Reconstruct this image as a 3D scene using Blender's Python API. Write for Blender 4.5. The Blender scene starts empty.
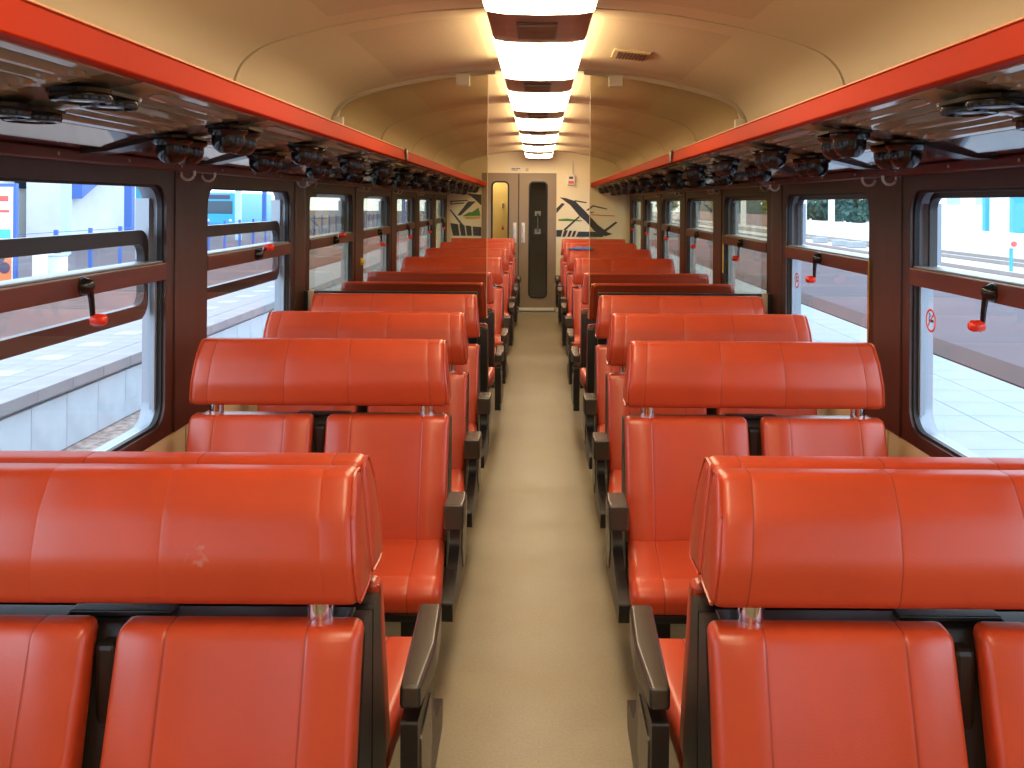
import bpy, bmesh, math, random
from mathutils import Vector, Matrix
random.seed(7)
PI = math.pi
SC = bpy.context.scene
COL = SC.collection

# ------------------------------------------------------------------ camera, world, exposure
F = 922.0                                   # focal length in pixels of the 1024 px wide photograph
CAMZ = 1.625
cam_d = bpy.data.cameras.new('camera')
cam = bpy.data.objects.new('camera', cam_d)
COL.objects.link(cam)
cam_d.sensor_fit = 'HORIZONTAL'
cam_d.sensor_width = 36.0
cam_d.lens = 36.0 * F / 1024.0
cam_d.shift_x = (512 - 538.5) / 1024.0
cam_d.shift_y = (203 - 384) / 1024.0
cam_d.clip_start = 0.05
cam_d.clip_end = 600
cam.matrix_world = Matrix.Translation((0, 0, CAMZ)) @ Matrix.Rotation(PI/2, 4, 'X') @ Matrix.Rotation(math.radians(0.4), 4, 'Z')
SC.camera = cam

world = bpy.data.worlds.new('overcast_sky')
SC.world = world
world.use_nodes = True
bg = world.node_tree.nodes['Background']
bg.inputs[0].default_value = (0.66, 0.83, 1.0, 1)
bg.inputs[1].default_value = 4.2

SC.view_settings.view_transform = 'Standard'
SC.view_settings.look = 'None'
SC.view_settings.gamma = 1.0
SC.view_settings.use_curve_mapping = False
SC.view_settings.exposure = 0.0
LAMP = 12.5                                   # radiance of the ceiling light diffusers

# ------------------------------------------------------------------ materials
M = {}
def mat(name, col, rough=0.5, metal=0.0, var=0.0, vscale=8.0, bump=0.0, bscale=200.0, spec=0.5, coat=0.0, emit=None, estr=0.0, stretch=None):
    m = bpy.data.materials.new(name); m.use_nodes = True
    nt = m.node_tree; p = nt.nodes['Principled BSDF']
    p.inputs['Base Color'].default_value = (*col, 1)
    p.inputs['Roughness'].default_value = rough
    p.inputs['Metallic'].default_value = metal
    p.inputs['Specular IOR Level'].default_value = spec
    p.inputs['Coat Weight'].default_value = coat
    p.inputs['Coat Roughness'].default_value = 0.15
    if emit:
        p.inputs['Emission Color'].default_value = (*emit, 1)
        p.inputs['Emission Strength'].default_value = estr
    tc = nt.nodes.new('ShaderNodeTexCoord')
    vec = tc.outputs['Object']
    if stretch:
        mp = nt.nodes.new('ShaderNodeMapping'); mp.inputs['Scale'].default_value = stretch
        nt.links.new(vec, mp.inputs[0]); vec = mp.outputs[0]
    if var > 0:
        n = nt.nodes.new('ShaderNodeTexNoise'); n.inputs['Scale'].default_value = vscale; n.inputs['Detail'].default_value = 4
        nt.links.new(vec, n.inputs['Vector'])
        r = nt.nodes.new('ShaderNodeValToRGB')
        r.color_ramp.elements[0].position = 0.3; r.color_ramp.elements[1].position = 0.7
        r.color_ramp.elements[0].color = (*[c*(1-var) for c in col], 1)
        r.color_ramp.elements[1].color = (*[min(1, c*(1+var)) for c in col], 1)
        nt.links.new(n.outputs['Fac'], r.inputs[0]); nt.links.new(r.outputs[0], p.inputs['Base Color'])
    if bump > 0:
        n2 = nt.nodes.new('ShaderNodeTexNoise'); n2.inputs['Scale'].default_value = bscale; n2.inputs['Detail'].default_value = 2
        nt.links.new(vec, n2.inputs['Vector'])
        b = nt.nodes.new('ShaderNodeBump'); b.inputs['Strength'].default_value = bump; b.inputs['Distance'].default_value = 0.004
        nt.links.new(n2.outputs['Fac'], b.inputs['Height']); nt.links.new(b.outputs[0], p.inputs['Normal'])
    M[name] = m
    return m

def glass_mat(name, tint, ior=1.45, rough=0.0):
    m = bpy.data.materials.new(name); m.use_nodes = True
    nt = m.node_tree; nt.nodes.clear()
    out = nt.nodes.new('ShaderNodeOutputMaterial')
    mix = nt.nodes.new('ShaderNodeMixShader')
    tr = nt.nodes.new('ShaderNodeBsdfTransparent'); tr.inputs[0].default_value = (*tint, 1)
    gl = nt.nodes.new('ShaderNodeBsdfGlossy'); gl.inputs['Roughness'].default_value = rough
    fr = nt.nodes.new('ShaderNodeFresnel'); fr.inputs[0].default_value = ior
    geo = nt.nodes.new('ShaderNodeNewGeometry')
    # same reflectance on the inward face of the pane as on the outward one
    mx = nt.nodes.new('ShaderNodeMath'); mx.operation = 'MULTIPLY_ADD'
    mx.inputs[1].default_value = 1.0/ior - ior; mx.inputs[2].default_value = ior
    nt.links.new(geo.outputs['Backfacing'], mx.inputs[0])
    inv = nt.nodes.new('ShaderNodeMath'); inv.operation = 'MULTIPLY_ADD'
    inv.inputs[1].default_value = ior - 1.0/ior; inv.inputs[2].default_value = 1.0/ior
    fr.inputs[0].default_value = ior
    sel = nt.nodes.new('ShaderNodeMath'); sel.operation = 'SUBTRACT'; sel.inputs[0].default_value = 1.0
    nt.links.new(geo.outputs['Backfacing'], sel.inputs[1])
    ml = nt.nodes.new('ShaderNodeMath'); ml.operation = 'MULTIPLY'
    nt.links.new(fr.outputs[0], ml.inputs[0]); nt.links.new(sel.outputs[0], ml.inputs[1])
    nt.links.new(ml.outputs[0], mix.inputs[0])
    nt.links.new(tr.outputs[0], mix.inputs[1]); nt.links.new(gl.outputs[0], mix.inputs[2])
    nt.links.new(mix.outputs[0], out.inputs[0])
    M[name] = m
    return m

VINYL = (0.50, 0.056, 0.016)
mat('vinyl', VINYL, 0.33, spec=0.65, var=0.08, vscale=5, bump=0.05, bscale=260)
mat('vinyl_seam', (0.33, 0.034, 0.011), 0.5)
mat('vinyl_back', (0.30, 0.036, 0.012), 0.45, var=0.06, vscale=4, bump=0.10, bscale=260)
mat('black_plastic', (0.014, 0.012, 0.011), 0.34, var=0.15, vscale=6, bump=0.08, bscale=300)
mat('armrest_plastic', (0.040, 0.033, 0.024), 0.27, spec=0.8, bump=0.10, bscale=350)
mat('chrome', (0.75, 0.75, 0.76), 0.14, metal=1.0)
mat('steel', (0.5, 0.5, 0.5), 0.35, metal=1.0)
mat('wood_frame', (0.042, 0.014, 0.009), 0.35, var=0.2, vscale=3, stretch=(8, 8, 1))
mat('wood_bar', (0.095, 0.020, 0.010), 0.32, var=0.2, vscale=3, stretch=(8, 1, 8))
mat('pillar_board', (0.047, 0.015, 0.009), 0.38, var=0.25, vscale=3, stretch=(10, 10, 0.8))
mat('jamb_metal', (0.30, 0.33, 0.38), 0.40, metal=0.6)
mat('rubber', (0.012, 0.012, 0.013), 0.5)
mat('sash_black', (0.018, 0.012, 0.011), 0.3)
mat('cream_wall', (0.60, 0.45, 0.25), 0.55, var=0.04, vscale=3)
mat('cream_end', (0.86, 0.76, 0.50), 0.5, var=0.03, vscale=2)
mat('rail_red', (0.10, 0.014, 0.010), 0.3)
mat('lip_red', (0.40, 0.022, 0.0015), 0.5, spec=0.03)
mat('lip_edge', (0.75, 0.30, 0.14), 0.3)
mat('tray', (0.34, 0.29, 0.17), 0.12, spec=0.7, var=0.06, vscale=4)
mat('gloss_panel', (0.10, 0.055, 0.045), 0.08, spec=0.8)
mat('bracket', (0.03, 0.025, 0.03), 0.25)
mat('lamp_black', (0.010, 0.009, 0.009), 0.18)
mat('lamp_lens', (0.05, 0.05, 0.055), 0.10)
mat('joint_dark', (0.02, 0.015, 0.01), 0.7)
mat('rail_cream', (0.52, 0.41, 0.27), 0.35)
mat('clamp', (0.62, 0.56, 0.42), 0.35)
mat('grille_brown', (0.26, 0.12, 0.08), 0.3, var=0.2, vscale=10)
mat('grille_dark', (0.10, 0.055, 0.035), 0.4)
mat('vent', (0.50, 0.36, 0.18), 0.45)
mat('door_grey', (0.31, 0.235, 0.155), 0.4, var=0.05, vscale=3)
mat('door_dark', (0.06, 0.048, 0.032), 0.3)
mat('yellow_wall', (0.80, 0.60, 0.22), 0.5)
mat('knob_red', (0.75, 0.035, 0.012), 0.25)
mat('glint_gold', (0.75, 0.50, 0.12), 0.25, metal=1.0)  # gold colour that paints the light glints on the right pillars
mat('yellow_fit', (0.85, 0.62, 0.05), 0.3)
mat('white_plate', (0.8, 0.78, 0.7), 0.4)
mat('ink', (0.03, 0.035, 0.045), 0.5)
mat('ink_green', (0.06, 0.25, 0.05), 0.5)
mat('ink_yellow', (0.65, 0.45, 0.10), 0.5)
mat('ink_red', (0.45, 0.05, 0.03), 0.5)
mat('sticker_white', (0.8, 0.8, 0.8), 0.4)
mat('denim', (0.06, 0.12, 0.33), 0.8, var=0.2, vscale=30)
mat('concrete', (0.48, 0.56, 0.64), 0.8, var=0.10, vscale=2.5)
mat('coping', (0.27, 0.26, 0.28), 0.8, var=0.08, vscale=3)
mat('paver_white', (0.26, 0.26, 0.29), 0.8, var=0.08, vscale=3)
mat('paver_light', (0.36, 0.37, 0.40), 0.7)
mat('paver_brown', (0.12, 0.060, 0.050), 0.8, var=0.15, vscale=1.2)
mat('kerb_brown', (0.045, 0.018, 0.013), 0.8)
mat('asphalt', (0.085, 0.066, 0.080), 0.85, var=0.10, vscale=0.6)
mat('gravel', (0.33, 0.26, 0.23), 0.9, var=0.5, vscale=9, bump=1.0, bscale=14)
mat('ballast', (0.55, 0.52, 0.50), 0.9, var=0.3, vscale=5)
mat('pavement', (0.27, 0.31, 0.35), 0.7, var=0.07, vscale=1.5)
mat('building_white', (0.90, 0.90, 0.88), 0.7, var=0.05, vscale=0.4)
mat('building_grey', (0.62, 0.63, 0.63), 0.7, var=0.08, vscale=0.6)
mat('blue_steel', (0.05, 0.13, 0.42), 0.4)
mat('cyan_steel', (0.06, 0.36, 0.50), 0.4)
mat('pale_steel', (0.45, 0.60, 0.66), 0.4)
mat('bus_blue', (0.03, 0.33, 0.60), 0.3)
mat('dark_glass', (0.02, 0.05, 0.08), 0.08)
mat('poster_white', (0.8, 0.78, 0.78), 0.4)
mat('poster_red', (0.70, 0.10, 0.08), 0.4)
mat('poster_cyan', (0.08, 0.48, 0.52), 0.4)
mat('poster_orange', (0.75, 0.20, 0.06), 0.4)
mat('poster_dark', (0.07, 0.05, 0.10), 0.4)
mat('leaf', (0.045, 0.16, 0.05), 0.6, var=0.4, vscale=1.0)
mat('leaf_blue', (0.07, 0.15, 0.12), 0.6, var=0.4, vscale=1.0)
mat('bark', (0.10, 0.07, 0.05), 0.8)
mat('rail_steel', (0.30, 0.25, 0.23), 0.4, metal=0.6)
mat('brick_wall', (0.32, 0.20, 0.20), 0.8, var=0.15, vscale=2)
glass_mat('pane', (0.965, 0.975, 0.98))
glass_mat('partition_glass', (0.74, 0.69, 0.58))
mat('vestibule_dome', (0.9, 0.85, 0.75), 0.4, emit=(1.0, 0.80, 0.52), estr=60)
mat('hook_white', (0.72, 0.70, 0.66), 0.3)
mat('diffuser', (0.9, 0.85, 0.75), 0.4, emit=(1.0, 0.80, 0.52), estr=LAMP)

# floor: worn linoleum, speckled
def floor_mat():
    m = mat('lino', (0.33, 0.27, 0.185), 0.36)
    nt = m.node_tree; p = nt.nodes['Principled BSDF']
    tc = nt.nodes.new('ShaderNodeTexCoord')
    n1 = nt.nodes.new('ShaderNodeTexNoise'); n1.inputs['Scale'].default_value = 3.0; n1.inputs['Detail'].default_value = 6
    n2 = nt.nodes.new('ShaderNodeTexNoise'); n2.inputs['Scale'].default_value = 120.0
    for n in (n1, n2): nt.links.new(tc.outputs['Object'], n.inputs['Vector'])
    ad = nt.nodes.new('ShaderNodeMix'); ad.data_type = 'FLOAT'; ad.inputs[0].default_value = 0.45
    nt.links.new(n1.outputs['Fac'], ad.inputs[2]); nt.links.new(n2.outputs['Fac'], ad.inputs[3])
    r = nt.nodes.new('ShaderNodeValToRGB')
    r.color_ramp.elements[0].position = 0.32; r.color_ramp.elements[1].position = 0.68
    r.color_ramp.elements[0].color = (0.215, 0.165, 0.092, 1); r.color_ramp.elements[1].color = (0.33, 0.262, 0.152, 1)
    nt.links.new(ad.outputs[0], r.inputs[0]); nt.links.new(r.outputs[0], p.inputs['Base Color'])
    rr = nt.nodes.new('ShaderNodeMapRange'); rr.inputs[3].default_value = 0.30; rr.inputs[4].default_value = 0.48
    nt.links.new(n1.outputs['Fac'], rr.inputs[0]); nt.links.new(rr.outputs[0], p.inputs['Roughness'])
floor_mat()

# ceiling laminate with a perforated field away from the middle
def ceiling_mat():
    base = (0.70, 0.55, 0.335)
    m = mat('ceiling_laminate', base, 0.42)
    nt = m.node_tree; p = nt.nodes['Principled BSDF']
    def mth(op, a, b=None):
        n = nt.nodes.new('ShaderNodeMath'); n.operation = op
        for i, v in ((0, a), (1, b)):
            if v is None: continue
            if isinstance(v, (int, float)): n.inputs[i].default_value = v
            else: nt.links.new(v, n.inputs[i])
        return n.outputs[0]
    tc = nt.nodes.new('ShaderNodeTexCoord')
    sx = nt.nodes.new('ShaderNodeSeparateXYZ'); nt.links.new(tc.outputs['Object'], sx.inputs[0])
    ax = mth('ABSOLUTE', sx.outputs[0])
    k = 2*PI/0.016
    dots = mth('MULTIPLY', mth('SINE', mth('MULTIPLY', ax, k)), mth('SINE', mth('MULTIPLY', sx.outputs[1], k)))
    dots = mth('GREATER_THAN', dots, 0.25)
    fx = mth('MULTIPLY', mth('GREATER_THAN', ax, 0.27), mth('LESS_THAN', ax, 0.80))
    # field stops short of each panel joint
    yy = mth('FRACT', mth('DIVIDE', mth('SUBTRACT', sx.outputs[1], 3.65-1.705*4), 1.705))
    fy = mth('MULTIPLY', mth('GREATER_THAN', yy, 0.10), mth('LESS_THAN', yy, 0.90))
    fac = mth('MULTIPLY', mth('MULTIPLY', dots, fx), mth('MULTIPLY', fy, 0.55))
    mx = nt.nodes.new('ShaderNodeMix'); mx.data_type = 'RGBA'
    nt.links.new(fac, mx.inputs[0])
    mx.inputs[6].default_value = (*base, 1); mx.inputs[7].default_value = (0.16, 0.11, 0.06, 1)
    nt.links.new(mx.outputs[2], p.inputs['Base Color'])
ceiling_mat()

# headrest vinyl with a pale scuff
def scuff_mat():
    m = M['vinyl'].copy(); m.name = 'vinyl_scuffed'
    nt = m.node_tree; p = nt.nodes['Principled BSDF']
    src = p.inputs['Base Color'].links[0].from_socket
    tc = nt.nodes.new('ShaderNodeTexCoord')
    mp = nt.nodes.new('ShaderNodeMapping'); mp.inputs['Location'].default_value = (-0.176, 0.0, -0.961)
    mp.inputs['Scale'].default_value = (1, 0.0, 1)
    vm = nt.nodes.new('ShaderNodeVectorMath'); vm.operation = 'LENGTH'
    nt.links.new(tc.outputs['Object'], mp.inputs[0]); nt.links.new(mp.outputs[0], vm.inputs[0])
    n = nt.nodes.new('ShaderNodeTexNoise'); n.inputs['Scale'].default_value = 45; n.inputs['Detail'].default_value = 3
    nt.links.new(tc.outputs['Object'], n.inputs['Vector'])
    a = nt.nodes.new('ShaderNodeMapRange'); a.inputs[1].default_value = 0.0; a.inputs[2].default_value = 0.042; a.inputs[3].default_value = 0.24; a.inputs[4].default_value = -0.15
    nt.links.new(vm.outputs['Value'], a.inputs[0])
    s = nt.nodes.new('ShaderNodeMath'); s.operation = 'ADD'
    nt.links.new(a.outputs[0], s.inputs[0]); nt.links.new(n.outputs['Fac'], s.inputs[1])
    g = nt.nodes.new('ShaderNodeMapRange'); g.inputs[1].default_value = 0.60; g.inputs[2].default_value = 0.72; g.inputs[4].default_value = 0.45
    nt.links.new(s.outputs[0], g.inputs[0])
    mx = nt.nodes.new('ShaderNodeMix'); mx.data_type = 'RGBA'
    nt.links.new(g.outputs[0], mx.inputs[0]); nt.links.new(src, mx.inputs[6]); mx.inputs[7].default_value = (0.55, 0.28, 0.20, 1)
    nt.links.new(mx.outputs[2], p.inputs['Base Color'])
    M['vinyl_scuffed'] = m
scuff_mat()

# ------------------------------------------------------------------ mesh helpers
class MB:
    def __init__(s): s.v = []; s.f = []
    def add(s, vs, fs):
        o = len(s.v); s.v += [tuple(v) for v in vs]; s.f += [tuple(i+o for i in f) for f in fs]; return s
    def box(s, x0, x1, y0, y1, z0, z1, b=0.0):
        x0, x1 = min(x0, x1), max(x0, x1); y0, y1 = min(y0, y1), max(y0, y1); z0, z1 = min(z0, z1), max(z0, z1)
        if b <= 0:
            return s.add([(x0,y0,z0),(x1,y0,z0),(x1,y1,z0),(x0,y1,z0),(x0,y0,z1),(x1,y0,z1),(x1,y1,z1),(x0,y1,z1)],
                         [(3,2,1,0),(4,5,6,7),(0,1,5,4),(1,2,6,5),(2,3,7,6),(3,0,4,7)])
        bm = bmesh.new(); bmesh.ops.create_cube(bm, size=1)
        for v in bm.verts:
            v.co = Vector(((x0+x1)/2+v.co.x*(x1-x0), (y0+y1)/2+v.co.y*(y1-y0), (z0+z1)/2+v.co.z*(z1-z0)))
        bmesh.ops.bevel(bm, geom=list(bm.edges), offset=b, segments=2, affect='EDGES', profile=0.5)
        bm.verts.index_update()
        s.add([v.co[:] for v in bm.verts], [[v.index for v in f.verts] for f in bm.faces]); bm.free(); return s
    dark = ()
    def tube(s, path, r, n=8, cap=True, closed=False):
        path = [Vector(p) for p in path]; L = len(path); rings = []
        for i, p in enumerate(path):
            if closed: d = path[(i+1) % L]-path[i-1]
            else: d = path[min(i+1, L-1)]-path[max(i-1, 0)]
            d.normalize()
            a = Vector((0,0,1)) if abs(d.z) < 0.9 else Vector((1,0,0))
            u = d.cross(a).normalized(); w = d.cross(u)
            rr = r[i] if isinstance(r, (list, tuple)) else r
            rings.append([p+u*rr*math.cos(2*PI*k/n)+w*rr*math.sin(2*PI*k/n) for k in range(n)])
        vs = [v for R in rings for v in R]; fs = []
        for i in range(L if closed else L-1):
            j = (i+1) % L
            for k in range(n):
                fs.append((i*n+k, i*n+(k+1) % n, j*n+(k+1) % n, j*n+k))
        if cap and not closed:
            fs.append(tuple(range(n))[::-1]); fs.append(tuple((L-1)*n+k for k in range(n)))
        return s.add(vs, fs)
    def lathe(s, prof, c, n=20, axis='Z'):
        vs = []; fs = []; m = len(prof)
        for r, h in prof:
            for k in range(n):
                a = 2*PI*k/n
                if axis == 'Z': vs.append((c[0]+r*math.cos(a), c[1]+r*math.sin(a), c[2]+h))
                elif axis == 'X': vs.append((c[0]+h, c[1]+r*math.cos(a), c[2]+r*math.sin(a)))
                else: vs.append((c[0]+r*math.cos(a), c[1]+h, c[2]+r*math.sin(a)))
        for i in range(m-1):
            for k in range(n):
                fs.append((i*n+k, i*n+(k+1) % n, (i+1)*n+(k+1) % n, (i+1)*n+k))
        fs.append(tuple(range(n))[::-1]); fs.append(tuple((m-1)*n+k for k in range(n)))
        return s.add(vs, fs)
    def prism(s, poly, a0, a1, axis='X'):
        n = len(poly)
        def P(p, a):
            return (a, p[0], p[1]) if axis == 'X' else ((p[0], a, p[1]) if axis == 'Y' else (p[0], p[1], a))
        vs = [P(p, a0) for p in poly]+[P(p, a1) for p in poly]
        fs = [tuple(range(n))[::-1], tuple(range(n, 2*n))]+[(i, (i+1) % n, n+(i+1) % n, n+i) for i in range(n)]
        return s.add(vs, fs)
    def ring(s, la, lb, a0, a1, axis='X'):
        """frame between two loops of equal length (2-D), from a0 to a1 along the axis"""
        n = len(la)
        def P(p, a): return (a, p[0], p[1]) if axis == 'X' else (p[0], a, p[1])
        vs = [P(p, a0) for p in la]+[P(p, a0) for p in lb]+[P(p, a1) for p in la]+[P(p, a1) for p in lb]
        fs = []
        for i in range(n):
            j = (i+1) % n
            fs += [(i, j, n+j, n+i), (2*n+i, 3*n+i, 3*n+j, 2*n+j), (i, 2*n+i, 2*n+j, j), (n+i, n+j, 3*n+j, 3*n+i)]
        return s.add(vs, fs)
    def build(s, name, material, parent=None, smooth=None, mirror=False, wn=False):
        me = bpy.data.meshes.new(name)
        vs = [(-x, y, z) for x, y, z in s.v] if mirror else s.v
        me.from_pydata(vs, [], s.f)
        bm = bmesh.new(); bm.from_mesh(me); bmesh.ops.recalc_face_normals(bm, faces=bm.faces)
        if smooth is not None:
            for f in bm.faces: f.smooth = True
            ca = math.radians(smooth)
            for e in bm.edges:
                if len(e.link_faces) == 2 and e.calc_face_angle(0) > ca: e.smooth = False
        bm.to_mesh(me); bm.free()
        me.materials.append(M[material])
        if s.dark:
            me.materials.append(M['vinyl_seam'])
            for i in s.dark: me.polygons[i].material_index = 1
        o = link(name, me, parent)
        if wn:
            md = o.modifiers.new('weighted', 'WEIGHTED_NORMAL'); md.keep_sharp = True
        return o

def link(name, me, parent=None):
    o = bpy.data.objects.new(name, me); COL.objects.link(o)
    if parent: o.parent = parent
    return o
def tag(o, label=None, cat=None, group=None, kind=None):
    if label: o['label'] = label
    if cat: o['category'] = cat
    if group: o['group'] = group
    if kind: o['kind'] = kind
    return o
def thing(name, label, cat, loc=(0,0,0), rz=0.0, group=None):
    o = bpy.data.objects.new(name, None); COL.objects.link(o)
    o.location = loc; o.rotation_euler = (0,0,rz); o.empty_display_size = 0.1
    return tag(o, label, cat, group)
def struct(o, label=None):
    return tag(o, label, None, None, 'structure')
def dup_tree(src, loc, rz=0.0, name=None):
    r = src.copy(); COL.objects.link(r); r.location = loc; r.rotation_euler = (0,0,rz)
    for ch in list(src.children):
        c = ch.copy(); COL.objects.link(c); c.parent = r
        for g in list(ch.children):
            d = g.copy(); COL.objects.link(d); d.parent = c
    return r
ORD = ['nearest','second','third','fourth','fifth','sixth','seventh','eighth','ninth','tenth','eleventh','twelfth','thirteenth','fourteenth','fifteenth','sixteenth']

def rrect(c0, c1, r, n=6):
    (y0, z0), (y1, z1) = c0, c1; pts = []
    for cy, cz, a0 in ((y1-r, z1-r, 0), (y0+r, z1-r, 90), (y0+r, z0+r, 180), (y1-r, z0+r, 270)):
        for i in range(n+1):
            a = math.radians(a0+90*i/n); pts.append((cy+r*math.cos(a), cz+r*math.sin(a)))
    return pts
def fillet(poly, rads, n=5):
    out = []; L = len(poly)
    for i in range(L):
        p = Vector(poly[i]); a = (Vector(poly[i-1])-p); b = (Vector(poly[(i+1) % L])-p)
        la, lb = a.length, b.length; a.normalize(); b.normalize()
        r = rads[i] if isinstance(rads, (list, tuple)) else rads
        ang = a.angle(b); t = min(r/math.tan(ang/2), la*0.49, lb*0.49); r2 = t*math.tan(ang/2)
        if ang > 3.1 or r <= 0: out.append(tuple(p)); continue
        c = p+(a+b).normalized()*(r2/math.sin(ang/2))
        s0 = p+a*t-c; s1 = p+b*t-c
        th = s0.angle_signed(s1)
        for k in range(n+1):
            q = -th*k/n
            out.append((c.x+s0.x*math.cos(q)-s0.y*math.sin(q), c.y+s0.x*math.sin(q)+s0.y*math.cos(q)))
    return out
def densify(loop, step):
    out = []
    for i, p in enumerate(loop):
        q = loop[(i+1) % len(loop)]; d = math.dist(p, q); k = max(1, int(d/step))
        for j in range(k): out.append((p[0]+(q[0]-p[0])*j/k, p[1]+(q[1]-p[1])*j/k))
    return out
def normals2(loop):
    L = len(loop); res = []
    ar = sum(loop[i][0]*loop[(i+1) % L][1]-loop[(i+1) % L][0]*loop[i][1] for i in range(L))
    sg = 1 if ar > 0 else -1
    for i in range(L):
        a = Vector(loop[i-1]); b = Vector(loop[(i+1) % L]); d = (b-a).normalized()
        res.append((d.y*sg, -d.x*sg))
    return res
def pad(mb, loop, stations, fx, front=1.0, seams=()):
    """loft of a (y,z) loop along x; stations = [(t, inset)], fx(t,y,z) -> x"""
    nr = normals2(loop); n = len(loop); vs = []; fs = []
    for t, d in stations:
        for (y, z), (a, b) in zip(loop, nr):
            dd = d[0]-d[1]*max(0.0, -a)*front if isinstance(d, tuple) else d
            yy, zz = y-a*dd, z-b*dd
            vs.append((fx(t, yy, zz), yy, zz))
    for i in range(len(stations)-1):
        for k in range(n):
            fs.append((i*n+k, i*n+(k+1) % n, (i+1)*n+(k+1) % n, (i+1)*n+k))
    mb.dark = [i*n+k for i in range(len(stations)-1) if any(abs((stations[i][0]+stations[i+1][0])/2-q) < 0.0019 for q in seams) for k in range(n)]
    for base in (0, (len(stations)-1)*n):
        cy = sum(v[1] for v in vs[base:base+n])/n; cz = sum(v[2] for v in vs[base:base+n])/n; cx = sum(v[0] for v in vs[base:base+n])/n
        vs.append((cx, cy, cz)); ci = len(vs)-1
        for k in range(n): fs.append((base+k, base+(k+1) % n, ci))
    return mb.add(vs, fs)
def edge_stations(w0, w1, r, seams=(), g=0.0035, sg=0.0022, crown=None, n=5):
    """stations from w0 to w1 with rounded ends of radius r and stitched seams"""
    st = []
    for i in range(n+1):
        a = PI/2*i/n; st.append((w0+r*(1-math.sin(a)) if False else w0+r*(1-math.cos(a)), r*(1-math.sin(a))))
    mids = [w0+r+(w1-w0-2*r)*i/14 for i in range(1, 14)]
    mids = [m for m in mids if all(abs(m-q) > 3*g for q in seams)]
    for q in seams: mids += [q-2*g, q-g*0.6, q, q+g*0.6, q+2*g]
    for m in sorted(mids):
        d = 0.0
        for q in seams:
            if abs(m-q) < 1e-6: d = sg
            elif abs(m-q) < g: d = sg*0.7
        st.append((m, (d, crown(m)) if crown else d))
    for i in range(n, -1, -1):
        a = PI/2*i/n; st.append((w1-r*(1-math.cos(a)), r*(1-math.sin(a))))
    return st

# ------------------------------------------------------------------ the coach shell
W = 1.37                                    # half width at the window boards
PITCH = 1.705
YB, YE = -2.6, 13.75                        # coach from behind the camera to the end wall
fl = MB().box(-W-0.1, W+0.1, YB, YE+1.7, -0.06, 0.0).build('floor', 'lino'); struct(fl, 'worn grey beige linoleum aisle floor')
MB().box(-0.42, 0.42, YE-0.10, YE-0.02, 0.0, 0.006).build('threshold', 'steel', fl)

CEIL = [(0.0,2.405),(0.26,2.395),(0.5,2.375),(0.64,2.352),(0.785,2.325),(0.93,2.29),(1.06,2.25),(1.13,2.215),(1.18,2.165),(1.208,2.10),(1.222,2.02),(1.24,1.82)]
def smooth_profile(p, k=4):
    out = []
    for i in range(len(p)-1):
        p0 = p[max(i-1, 0)]; p1 = p[i]; p2 = p[i+1]; p3 = p[min(i+2, len(p)-1)]
        for j in range(k):
            t = j/k
            out.append(tuple(0.5*((2*p1[a])+(-p0[a]+p2[a])*t+(2*p0[a]-5*p1[a]+4*p2[a]-p3[a])*t*t+(-p0[a]+3*p1[a]-3*p2[a]+p3[a])*t**3) for a in (0, 1)))
    return out+[p[-1]]
CP = smooth_profile(CEIL, 3)
def shell_strip(mb, prof, y0, y1, off):
    pr = []
    for i, p in enumerate(prof):
        a = prof[max(i-1, 0)]; b = prof[min(i+1, len(prof)-1)]
        d = Vector((b[0]-a[0], b[1]-a[1])).normalized(); nx, nz = -d.y, d.x
        pr.append((p, (p[0]+nx*off, p[1]+nz*off)))
    vs = []; fs = []; n = len(pr)
    for y in (y0, y1):
        for q in (0, 1):
            vs += [(pr[i][q][0], y, pr[i][q][1]) for i in range(n)]
    # order: (y0,in),(y0,out),(y1,in),(y1,out)
    for i in range(n-1):
        fs += [(i, i+1, 2*n+i+1, 2*n+i), (n+i, 3*n+i, 3*n+i+1, n+i+1), (i, n+i, n+i+1, i+1), (2*n+i, 2*n+i+1, 3*n+i+1, 3*n+i)]
    fs += [(0, 2*n, 3*n, n), (n-1, 2*n-1, 4*n-1, 3*n-1)]
    return mb.add(vs, fs)
full = [(-x, z) for x, z in CP[::-1]]+CP[1:]
back = [(x*1.012, z+0.012) for x, z in full]
ceil = MB(); shell_strip(ceil, back, YB, YE, 0.02)
ceil = ceil.build('ceiling', 'joint_dark', smooth=40); struct(ceil, 'arched beige coach ceiling of perforated panels')
SEAMS = [YB]+[3.65+PITCH*k for k in range(-3, 6)]+[YE]
half = [p for p in CP if p[0] > 0.12]
for a, b in zip(SEAMS[:-1], SEAMS[1:]):
    if b-a < 0.2: continue
    for mir in (False, True):
        mb = MB(); shell_strip(mb, half, a+0.013, b-0.013, 0.008)
        mb.build('ceiling_panel', 'ceiling_laminate', ceil, smooth=40, mirror=mir)

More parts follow.
